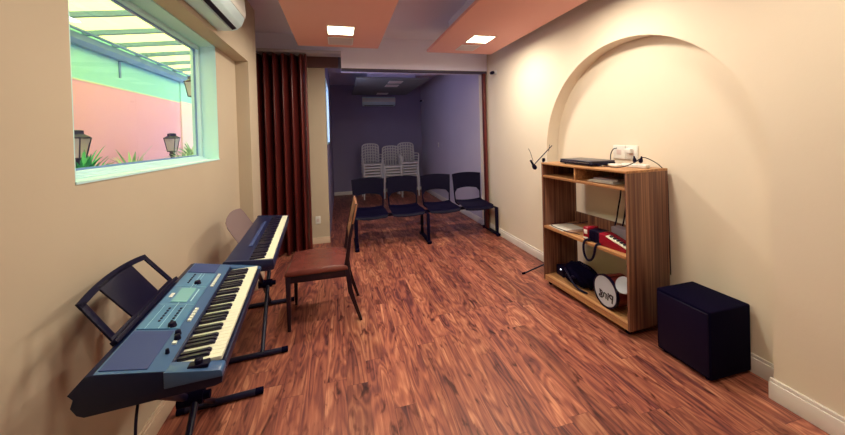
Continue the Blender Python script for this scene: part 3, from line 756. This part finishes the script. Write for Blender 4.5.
# bottom shelf
t = on_case('drum', 'toy drum with a white skin lettered in black on the bottom shelf', 'drum', .710, .125, .095, 0)
DR = .128
Rm = Matrix.Translation((0,0,DR+.004)) @ Matrix.Rotation(math.radians(-6), 4, 'Z') @ Matrix.Rotation(math.radians(90), 4, 'X')
def dl(prof, name, m, parent=t):
    b = NB(); lathe(b, prof, seg=48, M=Rm); return obj(name, b, m, parent)
dl([(DR-.010,-.080),(DR-.010,.085)], 'shell', M['drum_red'])
dl([(DR-.012,.0855),(DR-.012,.088)], 'drum_skin', M['drum_skin'])
b = NB(); lathe(b, [(DR-.009,.070),(DR,.070),(DR,.093),(DR-.009,.093)], seg=48, M=Rm, ring=True); hp = obj('hoop', b, M['navy_black'], t)
for k in range(6):
    b = NB(); a = k*PI/3+.3; tube(b, [tuple(Rm @ Vector((math.cos(a)*(DR-.003), math.sin(a)*(DR-.003), q))) for q in (-.06,.072)], .0035, 8)
    obj('tension_rod', b, M['chrome'], t)
# the lettering on the skin reads mirrored in the photograph
cu = bpy.data.curves.new('lettering', 'FONT'); cu.body = 'Ping'; cu.size = .090; cu.extrude = .0006; cu.align_x = 'CENTER'; cu.align_y = 'CENTER'; cu.offset = .0022
to = bpy.data.objects.new('lettering_source', cu); col.objects.link(to)
dg = bpy.context.evaluated_depsgraph_get(); me = bpy.data.meshes.new_from_object(to.evaluated_get(dg)); bpy.data.objects.remove(to)
me.transform(Rm @ Matrix.Translation((.012,-.030,.0886)) @ Matrix.Rotation(math.radians(-8),4,'Z') @ Matrix.Diagonal((-1,1,1,1)))
me.materials.clear(); me.materials.append(M['ink']); lo = bpy.data.objects.new('lettering', me); col.objects.link(lo); lo.parent = t
# small drum on top right
t = on_case('tom_drum', 'small red drum with a white skin tilted beside the lettered drum', 'drum', .850, .090, .320, 0)
Rt = Matrix.Rotation(math.radians(5),4,'Z') @ Matrix.Rotation(math.radians(62), 4, 'X')
b = NB(); lathe(b, [(.058,-.05),(.058,.03)], seg=36, M=Rt); obj('shell', b, M['drum_red'], t)
b = NB(); lathe(b, [(.062,.028),(.062,.040),(.052,.042)], seg=36, M=Rt); obj('drum_skin', b, M['drum_skin'], t)
b = NB(); tube(b, [(0,.03,-.02),(0,.075,-.10),(.0,.075,-.224)], .006, 8); tube(b, [(-.01,.075,-.219),(.06,.075,-.219)], .005, 8); obj('stand_arm', b, M['chrome'], t)
t = on_case('cymbal', 'small dark round cymbal above the toy drums', 'cymbal', .80, .235, .095, 0)
Rt = Matrix.Translation((0,0,.345)) @ Matrix.Rotation(math.radians(50), 4, 'X')
b = NB(); lathe(b, [(.062,-.004),(.066,0),(.05,.006),(.02,.010),(.015,.018),(.004,.02)], seg=36, M=Rt); obj('plate', b, M['navy_black'], t)
b = NB(); tube(b, [(0,0,.012),(0,0,.34)], .004, 8); lathe(b, [(.03,0),(.03,.008),(.006,.014)], seg=20); obj('stand', b, M['chrome'], t)
# black bag and small speaker
t = on_case('camera_bag', 'crumpled black bag with straps on the bottom shelf', 'bag', .33, .15, .095, .1)
b = NB(); g = bmesh.new(); bmesh.ops.create_icosphere(g, subdivisions=4, radius=1)
rr = random.Random(3); ph = [(rr.uniform(4,13), rr.uniform(4,13), rr.uniform(4,13), rr.uniform(0,6)) for _ in range(7)]
for v in g.verts:
    p = v.co.copy(); s = 1+sum(.045*math.sin(a*p.x+c*p.y+d*p.z+e) for a,c,d,e in ph)
    v.co = Vector((p.x*.175*s, p.y*.095*s, max(-.0, .098+p.z*.105*s)))
merge(b, g); obj('bag_body', b, M['matte_black'], t, ang=2)
b = NB(); tube(b, [(-.12,-.07,.13),(-.05,-.105,.10),(.03,-.115,.03),(.10,-.11,.012),(.15,-.105,.012)], .009, 10, smooth=2); tube(b, [(-.1,0,.18),(0,-.03,.215),(.1,0,.185)], .008, 10, smooth=2); obj('strap', b, M['navy_black'], t)
b = NB(); box(b, -.01,.03,-.115,-.10,.09,.11, bev=.004); obj('buckle', b, M['navy_black'], t)
t = on_case('small_speaker', 'small dark box with a bright highlight as a glowing dot at the left of the bottom shelf', 'speaker', .10, .16, .095, -.1)
b = NB(); box(b, -.055, .055, -.05, .05, 0, .095, bev=.008); obj('casing', b, M['navy_black'], t)
b = NB(); lathe(b, [(.007,0),(.007,.003)], seg=16, M=Matrix.Translation((.02,-.05,.07)) @ Matrix.Rotation(PI/2,4,'X')); obj('highlight_dot', b, mat('highlight_glow', (.9,.95,1), .3, emit=(.8,.9,1), estr=3), t)  # highlight on the casing, made as a small glowing disc

# ------------------------------------------------------------------ microphone stand
ms = thing('microphone_stand', 'thin black tripod microphone stand standing behind the left of the bookcase', 'microphone stand', (2.12, 3.06, 0))
b = NB(); tube(b, [(0,0,.05),(0,0,1.20)], .008, 12); obj('pole', b, M['black_metal'], ms)
b = NB(); lathe(b, [(.018,.055),(.02,.065),(.02,.10),(.012,.115)], seg=16); obj('hub', b, M['matte_black'], ms)
for dx, dy in ((-.27,.01),(.07,.055),(.07,-.10)):
    b = NB(); tube(b, [(0,0,.085),(dx*.9,dy*.9,.016),(dx,dy,.009)], .0075, 10); lg = obj('leg', b, M['black_metal'], ms)
    b = NB(); tube(b, [(dx*.92,dy*.92,.0145),(dx*1.03,dy*1.03,.0115)], .0105, 10); obj('rubber_foot', b, M['matte_black'], lg)
b = NB(); tube(b, [(-.15,-.06,1.17),(.10,-.02,1.36)], .005, 10); tube(b, [(.05,-.03,1.30),(.08,-.01,1.37)], .003, 8); obj('boom_arm', b, M['black_metal'], ms)
b = NB(); lathe(b, [(.014,-.018),(.018,0),(.014,.018)], seg=16, c=(0,-.01,1.21)); obj('boom_clamp', b, M['matte_black'], ms)
mc = thing('microphone', 'small black microphone clipped to the boom beside the bookcase top', 'microphone', (1.965, 3.01, 1.17))
b = NB(); lathe(b, [(.010,-.055),(.013,0),(.020,.012),(.024,.03),(.021,.048),(.010,.058)], seg=20, M=Matrix.Rotation(2.6,4,'Y')); obj('microphone_body', b, M['navy_black'], mc)
b = NB(); tube(b, [(0,0,.04),(-.035,-.01,.13),(-.05,0,.17)], .0025, 6); obj('antenna', b, M['black_metal'], mc)

# ------------------------------------------------------------------ subwoofer
sb = thing('subwoofer', 'black cloth covered subwoofer box on the floor beside the bookcase', 'subwoofer', (2.228, 1.578, 0))
b = NB(); box(b, -.163, .163, -.168, .168, .014, .422, bev=.010); obj('cabinet', b, M['matte_black'], sb)
b = NB(); box(b, -.168, -.160, -.155, .155, .03, .405, bev=.004); obj('front_grille', b, M['navy_black'], sb)
b = NB()
for sx in (-.13,.13):
    for sy in (-.13,.13): lathe(b, [(.018,0),(.018,.016)], c=(sx,sy,0), seg=16)
obj('rubber_foot', b, M['matte_black'], sb)

# ------------------------------------------------------------------ courtyard outside the window
EX = -3.0
b = NB(); box(b, -6, -1.25, -6, 14, -.12, -.02); struct('ground', b, M['paving'])
b = NB(); box(b, EX-.15, EX, -3, 7.35, -.02, 2.30); struct('wall_courtyard_lower', b, M['pink'])
b = NB(); box(b, EX-.15, EX-.001, -3, 7.35, 2.30, 3.0); struct('wall_courtyard_upper', b, M['mint'])
b = NB(); box(b, EX-.02, EX+.006, -3, 7.35, 2.295, 2.312); struct('trim_5', b, M['cream_line'])
b = NB(); box(b, EX-.15, EX+.02, 7.35, 13, -.02, 2.33); struct('wall_courtyard_end', b, M['pink2'])
b = NB(); box(b, EX-.15, EX+.019, 7.35, 13, 2.33, 3.0); struct('wall_courtyard_end_upper', b, M['mint'])
b = NB(); box(b, EX, -1.25, 12.9, 13, -.02, 3.3); struct('wall_courtyard_far', b, M['mint'])
gt = thing('roof_gutter', 'blue grey metal gutter beam along the top of the mint wall', 'gutter', (EX, 0, 2.70))
b = NB(); prism(b, [(.0,0),(.07,0),(.11,.05),(.11,.12),(.10,.12),(.10,.055),(0,.02)], -3, 12.8, 'xz'); obj('gutter_channel', b, M['blue_metal'], gt)
b = NB(); tube(b, [(.15,-3,.145),(.15,12.8,.145)], .018, 10); tube(b, [(.09,-3,.17),(.09,12.8,.17)], .010, 8); obj('conduit', b, M['blue_metal'], gt)
rf = thing('pergola_roof', 'yellowed translucent courtyard roof on blue grey rafters', 'pergola roof', (EX, 0, 2.86))
RS = .095
b = NB(); prism(b, [(-.1,.055-.0095),(1.74,.055+1.74*RS),(1.74,.065+1.74*RS),(-.1,.065-.0095)], -3, 12.8, 'xz'); obj('roof_sheet', b, M['roof_panel'], rf)
y = -.75
k = 0
while y < 12.5:
    b = NB(); prism(b, [(0,-.005),(1.745,1.745*RS-.005),(1.745,1.745*RS+.054),(0,.054)], y-.022, y+.022, 'xz'); obj('rafter', b, M['blue_metal'], rf)
    y += .54 if k % 3 else .60
    k += 1
def bracket(y):
    b = NB(); box(b, 0, .014, y-.016, y+.016, -.24, 0); box(b, .0, .11, y-.016, y+.016, -.012, -.001); obj('bracket', b, M['blue_metal'], gt)
bracket(5.55)

def lantern_parts(t, s=1.0, z=0):
    # body tapering downwards, z=0 bottom of the glass body
    b = NB()
    for a in range(4):
        c, d = math.cos(PI/4+a*PI/2), math.sin(PI/4+a*PI/2)
        tube(b, [(c*.075*s,d*.075*s,z),(c*.125*s,d*.125*s,z+.24*s)], .007*s, 6)
        e, f = math.cos(PI/4+(a+1)*PI/2), math.sin(PI/4+(a+1)*PI/2)
        tube(b, [(c*.125*s,d*.125*s,z+.24*s),(e*.125*s,f*.125*s,z+.24*s)], .008*s, 6); tube(b, [(c*.075*s,d*.075*s,z),(e*.075*s,f*.075*s,z)], .009*s, 6)
    obj('lantern_frame', b, M['lantern_metal'], t)
    b = NB(); g = bmesh.new(); R4 = lambda r, zz: [g.verts.new((math.cos(PI/4+a*PI/2)*r*s, math.sin(PI/4+a*PI/2)*r*s, zz)) for a in range(4)]
    A = R4(.070, z); C = R4(.119, z+.238*s)
    for a in range(4): g.faces.new([A[a], A[(a+1)%4], C[(a+1)%4], C[a]])
    merge(b, g); obj('lantern_glass', b, M['lantern_glass'], t)
    b = NB(); lathe(b, [(.14*s,.24*s),(.135*s,.252*s),(.075*s,.285*s),(.07*s,.31*s),(.075*s,.325*s),(.03*s,.335*s)], c=(0,0,z), seg=4, M=Matrix.Rotation(0,4,'Z')); obj('lantern_cap', b, M['lantern_metal'], t)
def post_lantern(x, y, ztop, label):
    t = thing('post_lantern', label, 'lantern', (x, y, -.02))
    h = ztop-.27+.02; b = NB(); lathe(b, [(.07,0),(.07,.04),(.03,.08),(.025,h-.08),(.04,h-.05),(.03,h-.02),(.05,h)], seg=20); obj('post', b, M['lantern_metal'], t)
    lantern_parts(t, .80, h)
post_lantern(-2.4, 3.78, 1.66, 'dark iron post lantern at the left edge of the window view')
post_lantern(-2.4, 5.58, 1.66, 'dark iron post lantern in front of the pink wall, right of centre')
t = thing('wall_lantern', 'blue iron lantern hung high on the outside wall at the right of the window', 'lantern', (-1.44, 3.82, 1.98))
lantern_parts(t, .62, 0)
b = NB(); tube(b, [(0,0,.205),(0,0,.26),(.10,0,.28),(.19,0,.22)], .008, 8, smooth=2); box(b, .18, .19, -.03, .03, .15, .27); obj('wall_bracket', b, M['lantern_metal'], t)

def strap_plant(x, y, ht, n, spread, m, label, seed, pot=.55):
    rr = random.Random(seed)
    t = thing('strap_leaf_plant', label, 'plant', (x, y, -.02))
    b = NB(); lathe(b, [(.12,0),(.16,pot*.9),(.17,pot),(.14,pot)], seg=24); obj('pot', b, M['paving'], t)
    b = NB(); tube(b, [(0,0,pot-.02),(.01,0,ht)], .03, 10); obj('stem', b, M['leaf'], t)
    b = NB()
    for i in range(n):
        a = rr.uniform(0, 2*PI); el = rr.uniform(.05, 1.3); L = spread*rr.uniform(.7, 1.1); w = rr.uniform(.012,.022)
        base = Vector((0,0,ht-.25*rr.random())); prev = None
        for s in range(7):
            q = s/6; rad = L*q*math.cos(el)
            z = L*q*math.sin(el) - .55*L*q*q*(1-el/2)
            c = base + Vector((math.cos(a)*rad, math.sin(a)*rad, z)); ww = w*(1-q**2)+.001
            side = Vector((-math.sin(a), math.cos(a), 0))*ww
            cur = [b.verts.new(c+side), b.verts.new(c-Vector((0,0,.004))), b.verts.new(c-side)]
            if prev:
                b.faces.new([prev[0], prev[1], cur[1], cur[0]]); b.faces.new([prev[1], prev[2], cur[2], cur[1]])
            prev = cur
    obj('foliage', b, m, t)
strap_plant(-2.15, 3.45, 1.24, 200, .40, M['leaf'], 'green strap leaved plant at the lower left of the window view', 1)
strap_plant(-2.05, 3.92, 1.24, 90, .40, M['leaf_light'], 'pale spiky leaves beside the green plant outside the window', 2)
strap_plant(-2.15, 5.62, 1.32, 160, .40, M['leaf_light'], 'pale leaved plant beside the post lantern in front of the pink wall', 4)
strap_plant(-2.0, 4.95, 1.26, 120, .36, M['leaf_light'], 'pale leaved plant at the lower right corner of the window view', 5)

# ------------------------------------------------------------------ light
w = bpy.data.worlds.new('sky'); scn.world = w; w.use_nodes = True
bg = w.node_tree.nodes['Background']; bg.inputs[0].default_value = (.70,.86,1.0,1); bg.inputs[1].default_value = 4.0
sun = bpy.data.lights.new('sun', 'SUN'); sun.energy = 14; sun.angle = .05; sun.color = (1,.95,.74)
so = bpy.data.objects.new('sun', sun); col.objects.link(so); so.rotation_euler = (math.radians(18), math.radians(-12), 0)

# ------------------------------------------------------------------ camera
f, yaw, pitch, roll = 324.24, .2515, .0106, -.0296
cyw, syw, cp, sp = math.cos(yaw), math.sin(yaw), math.cos(pitch), math.sin(pitch)
F = Vector((syw*cp, cyw*cp, -sp)); Rv = Vector((cyw, -syw, 0)); U = Rv.cross(F)
c, s = math.cos(roll), math.sin(roll)
r2, u2_ = Rv*c+U*s, -Rv*s+U*c
cam = bpy.data.cameras.new('camera'); cam.sensor_fit = 'HORIZONTAL'; cam.sensor_width = 36; cam.lens = 36*f/845
cam.shift_y = -(217.5-139.87)/845; cam.clip_start = .02
co = bpy.data.objects.new('camera', cam); col.objects.link(co)
mw = Matrix((( r2.x, u2_.x, -F.x, 0), (r2.y, u2_.y, -F.y, 0), (r2.z, u2_.z, -F.z, 1.5), (0,0,0,1)))
co.matrix_world = mw
scn.camera = co
scn.view_settings.view_transform = 'Standard'; scn.view_settings.look = 'None'
scn.view_settings.gamma = 1; scn.view_settings.exposure = 0; scn.view_settings.use_curve_mapping = False
